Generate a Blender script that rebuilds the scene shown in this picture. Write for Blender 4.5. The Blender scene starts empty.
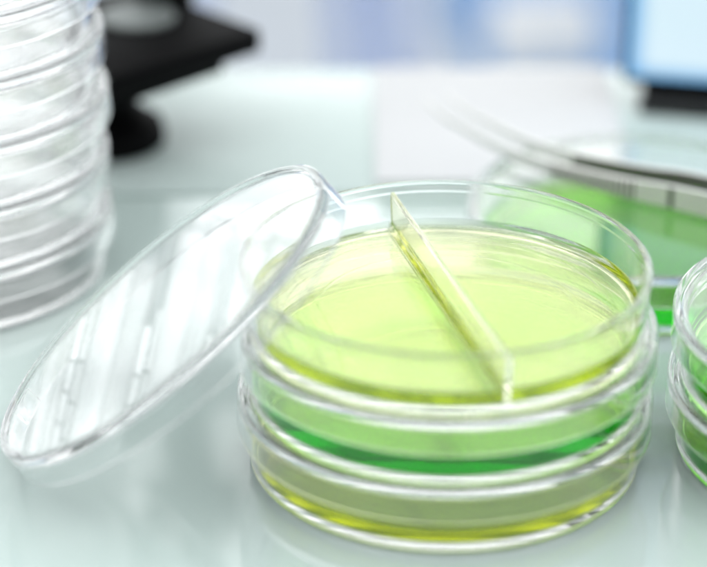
import bpy, bmesh, math, random
from mathutils import Vector, Matrix
random.seed(4)
sc = bpy.context.scene
COL = sc.collection
PI = math.pi

# ------------------------------------------------------------------ camera
cam_d = bpy.data.cameras.new("camera")
cam = bpy.data.objects.new("camera", cam_d)
COL.objects.link(cam)
cam.location = (-0.01998, -0.45150, 0.26126)
cam.rotation_euler = (math.radians(90 - 26), 0, 0)
cam_d.sensor_width = 36
cam_d.lens = 119.15
cam_d.clip_start = 0.01
cam_d.clip_end = 100
cam_d.dof.use_dof = True
cam_d.dof.focus_distance = 0.524
cam_d.dof.aperture_fstop = 5.8
cam_d.dof.aperture_blades = 0
sc.camera = cam

# ------------------------------------------------------------------ world, lamps, exposure
w = bpy.data.worlds.new("World")
sc.world = w
w.use_nodes = True
bg = w.node_tree.nodes["Background"]
bg.inputs[1].default_value = 1.0
# the room's light by direction: brighter towards the windows (+y), dimmer behind the camera
wt = w.node_tree
wtc = wt.nodes.new("ShaderNodeTexCoord")
wsx = wt.nodes.new("ShaderNodeSeparateXYZ")
wt.links.new(wtc.outputs["Generated"], wsx.inputs[0])
wmr = wt.nodes.new("ShaderNodeMapRange")
wmr.interpolation_type = 'SMOOTHSTEP'
wmr.inputs["From Min"].default_value = -0.7
wmr.inputs["From Max"].default_value = 0.7
wt.links.new(wsx.outputs[1], wmr.inputs["Value"])
wmx = wt.nodes.new("ShaderNodeMix")
wmx.data_type = 'RGBA'
wmx.inputs[6].default_value = (0.50, 0.52, 0.53, 1)
wmx.inputs[7].default_value = (0.86, 0.90, 0.92, 1)
wt.links.new(wmr.outputs[0], wmx.inputs[0])
wt.links.new(wmx.outputs[2], bg.inputs[0])


def area(name, loc, target, sx, sy, radiance, col=(1, 1, 1)):
    l = bpy.data.lights.new(name, 'AREA')
    l.shape = 'RECTANGLE'
    l.size, l.size_y = sx, sy
    l.energy = radiance * sx * sy * PI
    l.color = col
    o = bpy.data.objects.new(name, l)
    COL.objects.link(o)
    o.location = loc
    o.rotation_euler = (Vector(target) - Vector(loc)).to_track_quat('-Z', 'Z').to_euler()
    o["kind"] = "helper"
    return o


# bright window bays behind the bench, then soft fill added high behind it and overhead
for wx, ww, rad in ((-1.62, .62, 1.7), (-1.13, .28, 1.2), (-0.81, .28, 1.2), (-0.49, .28, 1.5), (.1, .6, 1.8), (.8, .6, 1.8)):
    area("window_fill_light", (wx, 2.3, 0.05), (wx, 0, 0.05), ww, 0.75, rad, (0.97, 0.99, 1.0))
area("window_fill_light", (0, 2.5, 1.45), (0, 0, 1.45), 6.0, 1.9, 0.97, (0.99, 1.0, 0.99))  # added wide soft source that makes the gel edges glow
area("overhead_fill", (-0.9, -0.4, 1.7), (-0.9, -0.4, 0), 1.5, 1.9, 1.7)
area("overhead_fill", (0.9, -0.4, 1.7), (0.9, -0.4, 0), 1.5, 1.9, 1.7)

sc.view_settings.view_transform = 'Standard'
sc.view_settings.look = 'None'
sc.view_settings.exposure = -0.02
sc.view_settings.gamma = 1.0
sc.render.engine = 'CYCLES'
cy = sc.cycles
cy.max_bounces = 72
cy.transmission_bounces = 72
cy.glossy_bounces = 72
cy.diffuse_bounces = 24
cy.transparent_max_bounces = 24
cy.volume_bounces = 0
cy.caustics_reflective = True
cy.caustics_refractive = True
cy.blur_glossy = 0.4
cy.sample_clamp_indirect = 6.0
cy.use_denoising = True
cy.use_adaptive_sampling = True
cy.adaptive_threshold = 0.06
cy.adaptive_min_samples = 20

# ------------------------------------------------------------------ materials


def mat(name, col, rough=.5, metal=0., trans=0., ior=1.5, coat=0., noise=None, bump=None, spec=None, smudge=None):
    m = bpy.data.materials.new(name)
    m.use_nodes = True
    nt = m.node_tree
    b = nt.nodes["Principled BSDF"]
    b.inputs["Base Color"].default_value = (*col, 1)
    b.inputs["Roughness"].default_value = rough
    b.inputs["Metallic"].default_value = metal
    b.inputs["Transmission Weight"].default_value = trans
    b.inputs["IOR"].default_value = ior
    b.inputs["Coat Weight"].default_value = coat
    b.inputs["Coat Roughness"].default_value = 0.04
    if spec is not None:
        b.inputs["Specular IOR Level"].default_value = spec
    tc = nt.nodes.new("ShaderNodeTexCoord")
    if noise:
        scale, amt = noise
        n = nt.nodes.new("ShaderNodeTexNoise")
        n.inputs["Scale"].default_value = scale
        n.inputs["Detail"].default_value = 5
        nt.links.new(tc.outputs["Object"], n.inputs["Vector"])
        mr = nt.nodes.new("ShaderNodeMapRange")
        mr.inputs["To Min"].default_value = 1 - amt
        mr.inputs["To Max"].default_value = 1 + amt
        nt.links.new(n.outputs["Fac"], mr.inputs["Value"])
        mx = nt.nodes.new("ShaderNodeMix")
        mx.data_type = 'RGBA'
        mx.blend_type = 'MULTIPLY'
        mx.inputs[0].default_value = 1
        mx.inputs[6].default_value = (*col, 1)
        nt.links.new(mr.outputs[0], mx.inputs[7])
        nt.links.new(mx.outputs[2], b.inputs["Base Color"])
    if smudge:
        n = nt.nodes.new("ShaderNodeTexNoise")
        n.inputs["Scale"].default_value = smudge
        n.inputs["Detail"].default_value = 6
        n.inputs["Distortion"].default_value = .8
        nt.links.new(tc.outputs["Object"], n.inputs["Vector"])
        mr = nt.nodes.new("ShaderNodeMapRange")
        mr.inputs["From Min"].default_value = .4
        mr.inputs["From Max"].default_value = .7
        mr.inputs["To Min"].default_value = rough
        mr.inputs["To Max"].default_value = rough * 2.4
        nt.links.new(n.outputs["Fac"], mr.inputs["Value"])
        nt.links.new(mr.outputs[0], b.inputs["Roughness"])
    if bump:
        scale, strength, dist = bump
        n = nt.nodes.new("ShaderNodeTexNoise")
        n.inputs["Scale"].default_value = scale
        n.inputs["Detail"].default_value = 3
        nt.links.new(tc.outputs["Object"], n.inputs["Vector"])
        bp = nt.nodes.new("ShaderNodeBump")
        bp.inputs["Strength"].default_value = strength
        bp.inputs["Distance"].default_value = dist
        nt.links.new(n.outputs["Fac"], bp.inputs["Height"])
        nt.links.new(bp.outputs[0], b.inputs["Normal"])
    return m


def gel_mat(name, sigma):
    """clear agar coloured by absorption: sigma is the loss per metre in r, g, b"""
    m = mat(name, (1, 1, 1), rough=.02, trans=1., ior=1.22)
    nt = m.node_tree
    d = max(sigma) * 1.001
    v = nt.nodes.new("ShaderNodeVolumeAbsorption")
    v.inputs["Color"].default_value = (*[1 - s / d for s in sigma], 1)
    v.inputs["Density"].default_value = d
    nt.links.new(v.outputs[0], nt.nodes["Material Output"].inputs["Volume"])
    return m


PLASTIC = mat("clear_polystyrene", (1, 1, 1), rough=.015, trans=.992, ior=1.59)
CLEAR_BASE = mat("clear_base_polystyrene", (1, 1, 1), rough=.015, trans=.995, ior=1.38)
TINTED = mat("yellow_tinted_polystyrene", (1, .985, .80), rough=.02, trans=1., ior=1.4)
YELLOW = gel_mat("yellow_agar", (14, 10, 105))
YELLOW_DEEP = gel_mat("deep_yellow_agar", (13, 11, 200))
GREEN = gel_mat("green_agar", (100, 18, 220))
GREEN_R = gel_mat("dark_green_agar", (150, 20, 260))
GREEN_D = gel_mat("bright_green_agar", (115, 6, 320))
GLASS_TOP = mat("pale_green_glass_top", (.62, .75, .715), rough=.05, spec=.32, smudge=14, noise=(3, .03))
GLASS_REAR = mat("green_satin_glass_top", (.60, .71, .685), rough=.2, noise=(3, .04), spec=.15)
GLASS_EDGE = mat("bench_body_white", (.75, .78, .77), rough=.4, noise=(6, .03))
STEEL = mat("brushed_steel", (.90, .89, .86), rough=.4, metal=.4, noise=(300, .06))
OLIVE_REFLECT = mat("painted_olive_reflection", (.05, .05, .02), rough=.5, metal=.3, noise=(200, .1))  # olive reflection between the grip ribs, put into the colour
DARK_REFLECT = mat("painted_dark_reflection", (.22, .22, .2), rough=.35, metal=.5, noise=(200, .1))  # dark reflection painted as a strip inside each tweezer arm
MARK_REFLECT = mat("painted_mark_reflection", (.13, .14, .12), rough=.4, metal=.5, noise=(200, .1))  # narrow dark reflection on the arm, painted as a thin raised mark
BLACK = mat("black_enamel", (.004, .004, .0045), rough=.6, noise=(40, .2), spec=.06)
RUBBER = mat("black_rubber", (.012, .012, .012), rough=.7, noise=(80, .2))
SILVER = mat("satin_aluminium", (.20, .225, .22), rough=.5, metal=.2, noise=(90, .05))
PAPER = mat("white_paper", (.73, .74, .75), rough=.8, noise=(60, .015))
WHITE = mat("white_laminate", (.84, .86, .88), rough=.4, noise=(4, .03))
FLOORM = mat("pale_vinyl_floor", (.78, .83, .90), rough=.35, noise=(2, .06))
BLUE = mat("blue_upholstery", (.22, .40, .68), rough=.8, noise=(30, .15))
LAVENDER = mat("pale_blue_plastic", (.5, .58, .8), rough=.4, noise=(10, .05))
CHROME = mat("chrome_tube", (.8, .8, .82), rough=.15, metal=1., noise=(20, .03))
CARD = mat("white_card", (.86, .86, .86), rough=.7, noise=(12, .03))

SCREEN = bpy.data.materials.new("lit_blue_screen")
SCREEN.use_nodes = True
nt = SCREEN.node_tree
b = nt.nodes["Principled BSDF"]
b.inputs["Base Color"].default_value = (.01, .01, .012, 1)
b.inputs["Roughness"].default_value = .2
# a pale window on a blue desktop, in the screen's own coordinates
tc = nt.nodes.new("ShaderNodeTexCoord")
sx = nt.nodes.new("ShaderNodeSeparateXYZ")
nt.links.new(tc.outputs["Generated"], sx.inputs[0])


def band(axis, lo, hi, soft):
    a = nt.nodes.new("ShaderNodeMapRange")
    a.interpolation_type = 'SMOOTHSTEP'
    a.inputs["From Min"].default_value = lo
    a.inputs["From Max"].default_value = lo + soft
    nt.links.new(sx.outputs[axis], a.inputs["Value"])
    c = nt.nodes.new("ShaderNodeMapRange")
    c.interpolation_type = 'SMOOTHSTEP'
    c.inputs["From Min"].default_value = hi
    c.inputs["From Max"].default_value = hi - soft
    nt.links.new(sx.outputs[axis], c.inputs["Value"])
    mm = nt.nodes.new("ShaderNodeMath")
    mm.operation = 'MULTIPLY'
    nt.links.new(a.outputs[0], mm.inputs[0])
    nt.links.new(c.outputs[0], mm.inputs[1])
    return mm


bx_ = band(0, .0, 1.0, .05)
bz_ = band(2, .0, 1.0, .06)
mm = nt.nodes.new("ShaderNodeMath")
mm.operation = 'MULTIPLY'
nt.links.new(bx_.outputs[0], mm.inputs[0])
nt.links.new(bz_.outputs[0], mm.inputs[1])
mx = nt.nodes.new("ShaderNodeMix")
mx.data_type = 'RGBA'
mx.inputs[6].default_value = (.18, .48, .84, 1)
mx.inputs[7].default_value = (.72, .90, 1, 1)
nt.links.new(mm.outputs[0], mx.inputs[0])
nt.links.new(mx.outputs[2], b.inputs["Emission Color"])
b.inputs["Emission Strength"].default_value = 0.98

# ------------------------------------------------------------------ mesh helpers


def link(name, bm, m, parent=None, loc=None, rot=None, sharp=28, recalc=True):
    if recalc:
        bmesh.ops.recalc_face_normals(bm, faces=bm.faces)
    me = bpy.data.meshes.new(name)
    bm.to_mesh(me)
    bm.free()
    for p in me.polygons:
        p.use_smooth = True
    me.set_sharp_from_angle(angle=math.radians(sharp))
    me.materials.append(m)
    o = bpy.data.objects.new(name, me)
    COL.objects.link(o)
    if parent:
        o.parent = parent
    if loc:
        o.location = loc
    if rot:
        o.rotation_euler = rot
    return o


def thing(name, label, cat, loc=(0, 0, 0), rotz=0, group=None):
    o = bpy.data.objects.new(name, None)
    o.empty_display_size = .02
    COL.objects.link(o)
    o.location = loc
    o.rotation_euler = (0, 0, rotz)
    tag(o, label, cat, group)
    return o


def tag(o, label, cat, group=None):
    o["label"] = label
    o["category"] = cat
    if group:
        o["group"] = group
    return o


def struct(name, bm, m):
    o = link(name, bm, m)
    o["kind"] = "structure"
    return o


def lathe(profile, n=200, closed=False, bm=None, axis=(0, 0)):
    """revolve (r, z) in millimetres about z; closed profiles join last to first"""
    bm = bm or bmesh.new()
    # flat stretches get a holding ring close to each end, so they shade flat
    full = []
    for i, (r, z) in enumerate(profile):
        full.append((r, z))
        if i + 1 < len(profile):
            r2, z2 = profile[i + 1]
            L = math.hypot(r2 - r, z2 - z)
            if L > 1.2:
                f = .12 / L
                full.append((r + (r2 - r) * f, z + (z2 - z) * f))
                full.append((r2 + (r - r2) * f, z2 + (z - z2) * f))
    profile = full
    rings = []
    for r, z in profile:
        if r < 1e-6:
            rings.append([bm.verts.new((axis[0], axis[1], z / 1000))])
        else:
            rings.append([bm.verts.new((axis[0] + r / 1000 * math.cos(2 * PI * k / n),
                                        axis[1] + r / 1000 * math.sin(2 * PI * k / n), z / 1000)) for k in range(n)])
    pairs = list(zip(rings[:-1], rings[1:]))
    if closed:
        pairs.append((rings[-1], rings[0]))
    for a, b in pairs:
        if len(a) == 1 and len(b) == 1:
            continue
        for k in range(n):
            k2 = (k + 1) % n
            if len(a) == 1:
                bm.faces.new((a[0], b[k], b[k2]))
            elif len(b) == 1:
                bm.faces.new((a[k], b[0], a[k2]))
            else:
                bm.faces.new((a[k], b[k], b[k2], a[k2]))
    return bm


def box(x0, x1, y0, y1, z0, z1, bev=0., seg=2, bm=None, M=None):
    b2 = bmesh.new()
    bmesh.ops.create_cube(b2, size=1)
    for v in b2.verts:
        v.co = Vector(((x0 + x1) / 2 + v.co.x * (x1 - x0), (y0 + y1) / 2 + v.co.y * (y1 - y0), (z0 + z1) / 2 + v.co.z * (z1 - z0)))
    if bev:
        bmesh.ops.bevel(b2, geom=b2.edges[:], offset=bev, segments=seg, affect='EDGES', profile=.5)
    if M is not None:
        bmesh.ops.transform(b2, matrix=M, verts=b2.verts)
    if bm is None:
        return b2
    me = bpy.data.meshes.new("join")
    b2.to_mesh(me)
    b2.free()
    bm.from_mesh(me)
    bpy.data.meshes.remove(me)
    return bm


def tube(pts, radii, n=20):
    bm = bmesh.new()
    pts = [Vector(p) for p in pts]
    if not hasattr(radii, '__len__'):
        radii = [radii] * len(pts)
    rings = []
    for i, p in enumerate(pts):
        t = (pts[min(i + 1, len(pts) - 1)] - pts[max(i - 1, 0)]).normalized()
        a = t.orthogonal().normalized() if i == 0 else (a - t * a.dot(t)).normalized()
        c = t.cross(a)
        rings.append([bm.verts.new(p + radii[i] * (a * math.cos(2 * PI * k / n) + c * math.sin(2 * PI * k / n))) for k in range(n)])
    for a_, b_ in zip(rings[:-1], rings[1:]):
        for k in range(n):
            bm.faces.new((a_[k], a_[(k + 1) % n], b_[(k + 1) % n], b_[k]))
    bm.faces.new(rings[0])
    bm.faces.new(rings[-1])
    return bm


# ------------------------------------------------------------------ the setting: bench tops and the floor far below
struct("bench_top", box(-1.3, 1.3, -1.0, .1386, -.012, 0, .0006, 2), GLASS_TOP)
struct("rear_bench_top", box(-1.3, 1.3, .1413, .238, -.012, 0, .0006, 2), GLASS_REAR)
struct("bench_body", box(-1.28, 1.28, -.98, .225, -.85, -.0125, .003, 2), GLASS_EDGE)
struct("floor", box(-5, 5, -3, 5, -.95, -.851), FLOORM)

# ------------------------------------------------------------------ petri dishes
BASE_P = [(0, .5), (28, .5), (28.4, .42), (28.8, .5), (36, .5), (36.5, .40), (37, .5), (40.8, .5), (41.3, .15), (41.7, 0), (42.4, 0), (42.8, .2),
          (43.0, .6), (43.9, 13.8), (43.8, 14.15), (43.5, 14.38), (43.1, 14.42), (42.7, 14.35), (42.4, 14.1), (42.3, 13.7), (42.2, 12.3), (42.03, 12.0), (41.5, 2.4), (41.2, 1.85), (40.6, 1.6), (0, 1.6)]
LID_P = [(0, 15.9), (43.2, 15.9), (43.5, 16.1), (43.75, 16.6), (44.1, 16.75), (44.9, 16.72), (45.35, 16.45), (45.55, 15.9),
         (45.73, 9.1), (45.63, 8.78), (45.35, 8.62), (45.0, 8.78), (44.88, 9.1), (44.6, 13.8), (44.4, 14.25), (44.0, 14.45), (0, 14.45)]


def rwall(z):
    return 41.5 + (z - 2.4) * .53 / 9.6 - .06


def gel_profile(h):
    return [(0, 1.66), (40.3, 1.66), (40.9, 1.85), (rwall(2.4), 2.5), (rwall(h), h), (rwall(h + 1.0), h + 1.0), (rwall(h + 1.3) - .1, h + 1.25), (rwall(h) - .18, h + .9),
            (rwall(h) - .45, h + .5), (rwall(h) - .9, h + .22), (rwall(h) - 1.8, h + .05), (rwall(h) - 3, h), (0, h)]


protos = {}


def shared(key, maker):
    if key not in protos:
        protos[key] = maker()
        return protos[key], True
    o = protos[key].copy()
    o.parent = None
    COL.objects.link(o)
    return o, False


def dish(x, y, z, rz, label, gel=None, h=4.5, group=None, lid=True, name="petri_dish"):
    t = thing(name, label, "petri dish", (x, y, z), rz, group)
    o, new = shared("base", lambda: link("dish_base", lathe(BASE_P), CLEAR_BASE))
    o.parent = t
    if lid:
        o, new = shared("lid", lambda: link("lid", lathe(LID_P), PLASTIC))
        o.parent = t
    if gel:
        link("agar_gel", lathe(gel_profile(h)), gel, t)
    return t


STACK = "petri dishes in the middle stack"
dish(0, 0, 0.00005, .3, "closed clear petri dish of yellow gel at the bottom of the middle stack", YELLOW_DEEP, 4.2, STACK)
dish(.0003, -.0002, .01605, 1.7, "closed clear petri dish of deep green gel, between two yellow dishes", GREEN, 5.6, STACK)

# the open, divided dish on top
div = thing("petri_dish", "open clear petri dish with a divider and yellow gel, on top of the stack", "petri dish", (0, 0, .03205), 0, STACK)
o, _ = shared("base", lambda: None)
o.parent = div
PHI = math.radians(15.2)
ax = Vector((math.sin(PHI), -math.cos(PHI), 0))     # along the divider, towards the camera
nx = Vector((math.cos(PHI), math.sin(PHI), 0))      # across it
HT = .7


def d_outline(R, c, n_arc=110, n_ch=36):
    """D-shaped outline: circle of radius R cut by a chord at distance c"""
    a = math.acos(c / R)
    pts = [(R * math.cos(-a + 2 * a * k / n_arc), R * math.sin(-a + 2 * a * k / n_arc)) for k in range(n_arc + 1)]
    yy = R * math.sin(a)
    pts += [(c, yy - 2 * yy * k / n_ch) for k in range(1, n_ch)]
    return pts


def half_gel(side, h):
    rings = [(1.66, .9, rwall(2.4)), (1.72, .5, rwall(2.4)), (2.5, 0, rwall(2.5)), (h, 0, rwall(h)), (h + 1.0, 0, rwall(h + 1)), (h + 1.25, .1, rwall(h + 1)), (h + .9, .2, rwall(h)),
             (h + .5, .45, rwall(h)), (h + .22, .9, rwall(h)), (h + .05, 1.8, rwall(h)), (h, 3.0, rwall(h)), (h, 3.2, rwall(h)), (h, 8, rwall(h))]
    bm = bmesh.new()
    loops = []
    for z, ins, R in rings:
        vs = []
        for u, v in d_outline(R - ins, HT + .05 + ins):
            p = nx * (side * u / 1000) + ax * (v / 1000)
            vs.append(bm.verts.new((p.x, p.y, z / 1000)))
        loops.append(vs)
    n = len(loops[0])
    for a_, b_ in zip(loops[:-1], loops[1:]):
        for k in range(n):
            bm.faces.new((a_[k], a_[(k + 1) % n], b_[(k + 1) % n], b_[k]))
    bm.faces.new(loops[0])
    bm.faces.new(loops[-1])
    return bm


for side, h in ((-1, 4.3), (1, 4.3)):
    link("agar_gel", half_gel(side, h), YELLOW, div)
# divider: a thin wall that follows the taper of the dish
bm = bmesh.new()
TOPZ = 12.7
sec = []
for sgn in (-1, 1):
    for z, ht in ((1.63, HT), (TOPZ - .75, HT * .82), (TOPZ - .5, HT * .81), (TOPZ - .12, HT * .6), (TOPZ, HT * .25)):
        e = rwall(max(z, 2.4)) - .25 - (.9 if z < 2 else 0)
        for s2 in (-1, 1):
            p = ax * (sgn * e / 1000) + nx * (s2 * ht / 1000)
            sec.append(bm.verts.new((p.x, p.y, z / 1000)))
A_, B_ = sec[:10], sec[10:]
order = [0, 2, 4, 6, 8, 9, 7, 5, 3, 1]
ra, rb = [A_[i] for i in order], [B_[i] for i in order]
bm.faces.new(ra)
bm.faces.new(rb)
for k in range(10):
    bm.faces.new((ra[k], ra[(k + 1) % 10], rb[(k + 1) % 10], rb[k]))
link("divider", bm, TINTED, div)

# the lid that was lifted off, leaning on the stack: one rim on the bench, its underside on the open dish
n = Vector((-0.61933434, 0.02451469, 0.78474455)).normalized()
C = Vector((-0.06186186, 0.00146768, 0.03409979))
xa = Vector((-1, 0, 0)) - n * n.dot(Vector((-1, 0, 0)))
xa.normalize()
ya = n.cross(xa)
M = Matrix((xa, ya, n)).transposed().to_4x4()
M.translation = C - n * .0159
lean, _ = shared("lid", lambda: None)
lean.parent = None
lean.name = "petri_dish_cover"
lean.matrix_world = M
tag(lean, "clear petri dish lid leaning tilted against the open dish, one edge on the bench", "dish lid")
for a in (-.22,):
    Mr = Matrix.Rotation(a, 4, 'Z')
    r = link("vent_rib", box(.0428, .0440, -.0045, .0045, .0098, .0142, .0002, 2, M=Mr), PLASTIC, lean)

# right-hand pair, the dish under the tweezers, the tall empty stack
R_ = "petri dishes at the right edge"
dish(.0950, .002, .00005, .9, "closed dish of dark green gel on the bench, lower of the right edge pair", GREEN_R, 5.5, R_)
dish(.0953, .0023, .01605, 2.2, "closed dish of green gel lying on another, upper of the right edge pair", GREEN_R, 5.5, R_)
dish(.055, .098, .00005, .2, "closed dish of bright green gel with steel tweezers lying on its lid", GREEN_D, 6.0)
ords = ["lowest", "second from the bench", "third from the bench", "fourth from the bench", "fifth from the bench", "sixth and highest"]
for k in range(6):
    dish(-.1272 + random.uniform(-.0005, .0005), .096 + random.uniform(-.0005, .0005), .00005 + .016 * k, random.uniform(0, 6),
         f"empty clear lidded petri dish, {ords[k]} in the tall stack before the microscope", group="empty petri dishes in the tall stack")

# ------------------------------------------------------------------ tweezers lying on the green dish
tw = thing("tweezers", "steel curved-tip tweezers with ribbed grips lying across the green dish", "tweezers", (.055, .098, .01685))
O = Vector((.055, .098, 0))
near = [(.1105, .0605), (.100, .0675), (.085, .0775), (.0633, .0920), (.0520, .0990), (.0420, .1060), (.0322, .1140), (.0215, .1255), (.0119, .1390), (.0048, .1495), (-.0002, .1620)]
hgt = [7, 7, 7, 6.4, 5.6, 4.9, 4.1, 3.0, 2.0, 1.4, .7]
lift = [0, 0, 0, 0, 0, 0, .1, .5, 1.2, 2.0, 3.0]
gap = [3.5, 6, 9, 10.5, 10, 9.5, 9, 8.5, 8, 7.5, 7]


def catmull(vals, s):
    i = min(int(s), len(vals) - 2)
    f = s - i
    p = [vals[max(i - 1, 0)], vals[i], vals[i + 1], vals[min(i + 2, len(vals) - 1)]]
    return .5 * (2 * p[1] + (p[2] - p[0]) * f + (2 * p[0] - 5 * p[1] + 4 * p[2] - p[3]) * f * f + (3 * p[1] - p[0] - 3 * p[2] + p[3]) * f ** 3)


def arm_frame(s, far):
    x = catmull([p[0] for p in near], s)
    y = catmull([p[1] for p in near], s)
    x2 = catmull([p[0] for p in near], min(s + .05, 9.999))
    y2 = catmull([p[1] for p in near], min(s + .05, 9.999))
    x1 = catmull([p[0] for p in near], max(s - .05, 0))
    y1 = catmull([p[1] for p in near], max(s - .05, 0))
    t = Vector((x2 - x1, y2 - y1, 0)).normalized()
    nn = Vector((-t.y, t.x, 0))
    if nn.y < 0:
        nn = -nn
    p = Vector((x, y, 0)) - O
    if far:
        p += nn * catmull(gap, s) / 1000
    return p, nn, catmull(hgt, s) / 1000, catmull(lift, s) / 1000


for far in (False, True):
    bm = bmesh.new()
    rings = []
    for i in range(81):
        s = 10 * i / 80 * .9999
        p, nn, h, lf = arm_frame(s, far)
        th = .0006 if s < 7 else .0006 - .0002 * (s - 7) / 3
        z0 = lf
        pr = [(-th, z0 + .0002), (-th + .0002, z0), (th - .0002, z0), (th, z0 + .0002), (th, z0 + h - .0002), (th - .0002, z0 + h), (-th + .0002, z0 + h), (-th, z0 + h - .0002)]
        rings.append([bm.verts.new(p + nn * a + Vector((0, 0, zz))) for a, zz in pr])
    for a_, b_ in zip(rings[:-1], rings[1:]):
        for k in range(8):
            bm.faces.new((a_[k], a_[(k + 1) % 8], b_[(k + 1) % 8], b_[k]))
    bm.faces.new(rings[0])
    bm.faces.new(rings[-1])
    arm = link("arm", bm, STEEL, tw)
    g = bmesh.new()
    for i in range(15):
        s = 4.05 + 1.9 * i / 14
        p, nn, h, lf = arm_frame(s, far)
        sg = 1 if far else -1
        t = Vector((nn.y, -nn.x, 0))
        Mx = Matrix((t, nn * sg, Vector((0, 0, 1)))).transposed().to_4x4()
        Mx.translation = p + Vector((0, 0, lf))
        box(-.00042, .00042, .0005, .0013, .0004, h - .0004, .0001, 1, bm=g, M=Mx)
    link("grip", g, STEEL, arm)
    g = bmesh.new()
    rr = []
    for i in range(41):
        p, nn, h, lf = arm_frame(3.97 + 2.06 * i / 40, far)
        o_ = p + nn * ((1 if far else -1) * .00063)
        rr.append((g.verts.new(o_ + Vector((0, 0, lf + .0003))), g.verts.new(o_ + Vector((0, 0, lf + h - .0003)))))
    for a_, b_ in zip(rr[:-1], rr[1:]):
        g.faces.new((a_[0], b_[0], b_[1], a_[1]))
    link("grip_reflection", g, OLIVE_REFLECT, arm)
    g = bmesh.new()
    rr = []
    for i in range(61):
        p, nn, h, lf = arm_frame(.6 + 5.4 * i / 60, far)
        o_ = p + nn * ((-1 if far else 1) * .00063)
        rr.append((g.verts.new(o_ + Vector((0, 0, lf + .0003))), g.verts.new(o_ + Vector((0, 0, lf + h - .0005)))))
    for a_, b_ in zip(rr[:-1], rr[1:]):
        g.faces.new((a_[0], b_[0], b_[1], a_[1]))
    link("inner_reflection", g, DARK_REFLECT, arm)
    p, nn, h, lf = arm_frame(3.15, far)
    Mx = Matrix((Vector((nn.y, -nn.x, 0)), nn * (1 if far else -1), Vector((0, 0, 1)))).transposed().to_4x4()
    Mx.translation = p + Vector((0, 0, lf))
    link("reflection_mark", box(-.0007, .0007, .00062, .0007, .0003, h - .0003, M=Mx), MARK_REFLECT, arm)
p0, n0, _, _ = arm_frame(0.0, False)
tt = Vector((n0.y, -n0.x, 0))
Mx = Matrix((tt, n0, Vector((0, 0, 1)))).transposed().to_4x4()
Mx.translation = p0 + n0 * .00175
link("joint", box(-.008, .006, -.0011, .0011, .0003, .0067, .0005, 2, M=Mx), STEEL, tw)

# ------------------------------------------------------------------ microscope behind the tall stack
mic = thing("microscope", "black microscope with a square stage, standing behind the tall stack of dishes", "microscope", (-.0865, .182, 0), math.radians(-1))
R45 = Matrix.Rotation(math.radians(45), 4, 'Z')
link("foot", lathe([(0, 0), (16, 0), (17, .8), (17, 4), (16, 6.5), (12.5, 9), (10, 11), (9, 12.9), (0, 12.9)], 48), BLACK, mic, loc=(-.005, -.004, 0))
link("column", lathe([(0, 13), (8.6, 13), (8.2, 15), (8.2, 19.9), (0, 19.9)], 40), BLACK, mic, loc=(-.005, -.004, 0))
bm = box(-.0285, .0285, -.0285, .0285, .0265, .0335, .0012, 3, M=R45)
box(-.021, .021, -.021, .021, .020, .0264, .0015, 2, bm=bm, M=R45)
link("stage", bm, BLACK, mic)
link("stage_plate", lathe([(0, 33.6), (11, 33.6), (11, 34.6), (10.6, 35), (0, 35)], 48), SILVER, mic, loc=(.004, .008, 0))
for a in (0, 1):
    link("stage_clip", box(-.002, .002, -.012, .012, .0337, .0348, .0003, 1, M=Matrix.Translation((-.02 + a * .006, .006 - a * .026, 0)) @ Matrix.Rotation(.8, 4, 'Z')), CHROME, mic)
link("limb", tube([(.010, .024, .0338), (.0115, .029, .045), (.013, .034, .06), (.013, .034, .095), (.011, .026, .122), (.004, .006, .134)], [.009, .008, .0085, .009, .0095, .010], 24), BLACK, mic)
link("tube", lathe([(0, 92), (9, 92), (10.5, 94), (10.5, 150), (8.5, 152), (8.5, 166), (0, 166)], 40), BLACK, mic)
ob = link("objective", lathe([(0, 66), (3, 66), (4.5, 70), (6.5, 76), (7, 78), (7, 91.8), (0, 91.8)], 36), SILVER, mic)
link("eyepiece", lathe([(0, 166.2), (8, 166.2), (9, 168), (10, 182), (8.6, 183), (7.6, 181), (0, 180.5)], 36), RUBBER, mic)
for s in (-1, 1):
    k = lathe([(0, 0), (8, 0), (8.5, .8), (8.5, 7), (7.6, 8), (0, 8)], 32)
    link("focus_knob", k, RUBBER, mic, loc=(.013 + s * .0085, .034, .07), rot=(0, s * PI / 2, 0))

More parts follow.
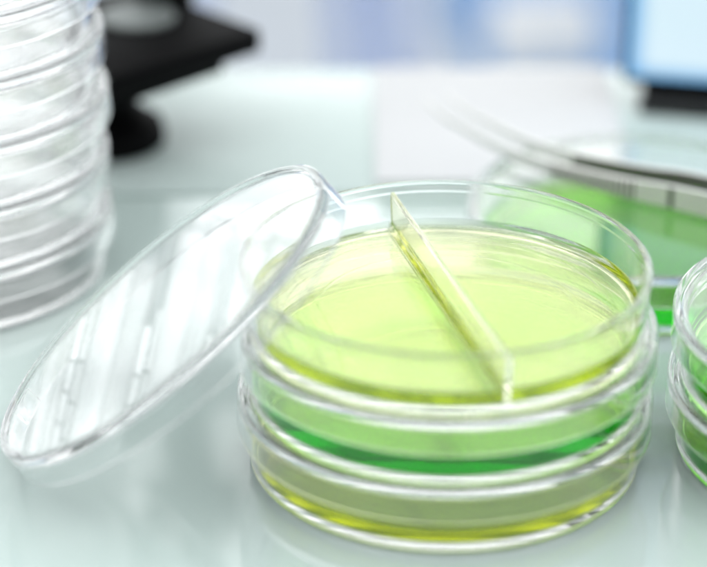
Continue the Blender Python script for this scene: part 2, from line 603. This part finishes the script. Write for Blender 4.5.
# ------------------------------------------------------------------ small monitor
mon = thing("monitor", "small dark-framed monitor with a lit blue screen at the back of the bench", "monitor", (.0605, .2075, 0), math.radians(-12.6))
bm = box(0, .150, 0, .014, .0065, .105, .002, 2)
link("housing", bm, BLACK, mon)
link("screen", box(.0018, .1482, -.0006, -.0001, .0095, .101), SCREEN, mon)
link("stand", box(.006, .14, .0015, .0125, .0042, .0064, .0008, 2), BLACK, mon)
link("stand_base", box(.006, .144, -.007, .021, .0002, .0041, .0013, 2), RUBBER, mon)

# ------------------------------------------------------------------ white sheets on the rear bench
bm = bmesh.new()
for k in range(5):
    box(-.0135, .0585, .1465, .2360, .0002 + k * .00022, .0004 + k * .00022, bm=bm, M=Matrix.Rotation(random.uniform(-.004, .004), 4, 'Z'))
tag(link("paper_pad", bm, PAPER), "blank white paper lying on the bench behind the middle stack", "paper")

# ------------------------------------------------------------------ far furniture beyond the bench
ch = thing("lab_chair", "blurred blue lab chair beyond the bench, left of the monitor", "chair", (.300, 1.38, -.851), math.radians(10))
link("seat", box(-.22, .22, -.2, .2, .40, .462, .025, 4), BLUE, ch)
link("backrest", box(-.2, .2, .17, .21, .56, .85, .018, 4), BLUE, ch)
link("back_post", box(-.03, .03, .212, .228, .36, .72, .004, 2), BLACK, ch)
link("pedestal", tube([(0, 0, .08), (0, 0, .399)], .025), CHROME, ch)
for k in range(5):
    a = k * 2 * PI / 5
    link("leg", tube([(0, 0, .075), (.26 * math.cos(a), .26 * math.sin(a), .05)], [.022, .014]), BLACK, ch)
    link("caster", lathe([(0, -12), (22, -12), (25, -8), (25, 8), (22, 12), (0, 12)], 24), RUBBER, ch, loc=(.26 * math.cos(a), .26 * math.sin(a), .025), rot=(PI / 2, 0, a))
cb = thing("carton", "blurred white box set down on the blue chair beyond the bench", "box", (.128, 1.28, -.3885), math.radians(4))
link("tray", box(-.04, .04, -.03, .03, 0, .034, .003, 2), CARD, cb)
link("cover", box(-.0415, .0415, -.0315, .0315, .0345, .046, .003, 2), CARD, cb)
st = thing("stool", "blurred pale blue stool beyond the bench, right of the microscope", "stool", (-.10, 1.62, -.851))
link("seat", lathe([(0, 560), (140, 560), (158, 568), (162, 580), (155, 592), (0, 596)], 48), LAVENDER, st)
for k in range(4):
    a = PI / 4 + k * PI / 2 + .25
    link("leg", tube([(.11 * math.cos(a), .11 * math.sin(a), .559), (.2 * math.cos(a), .2 * math.sin(a), .0)], [.018, .016]), LAVENDER, st)
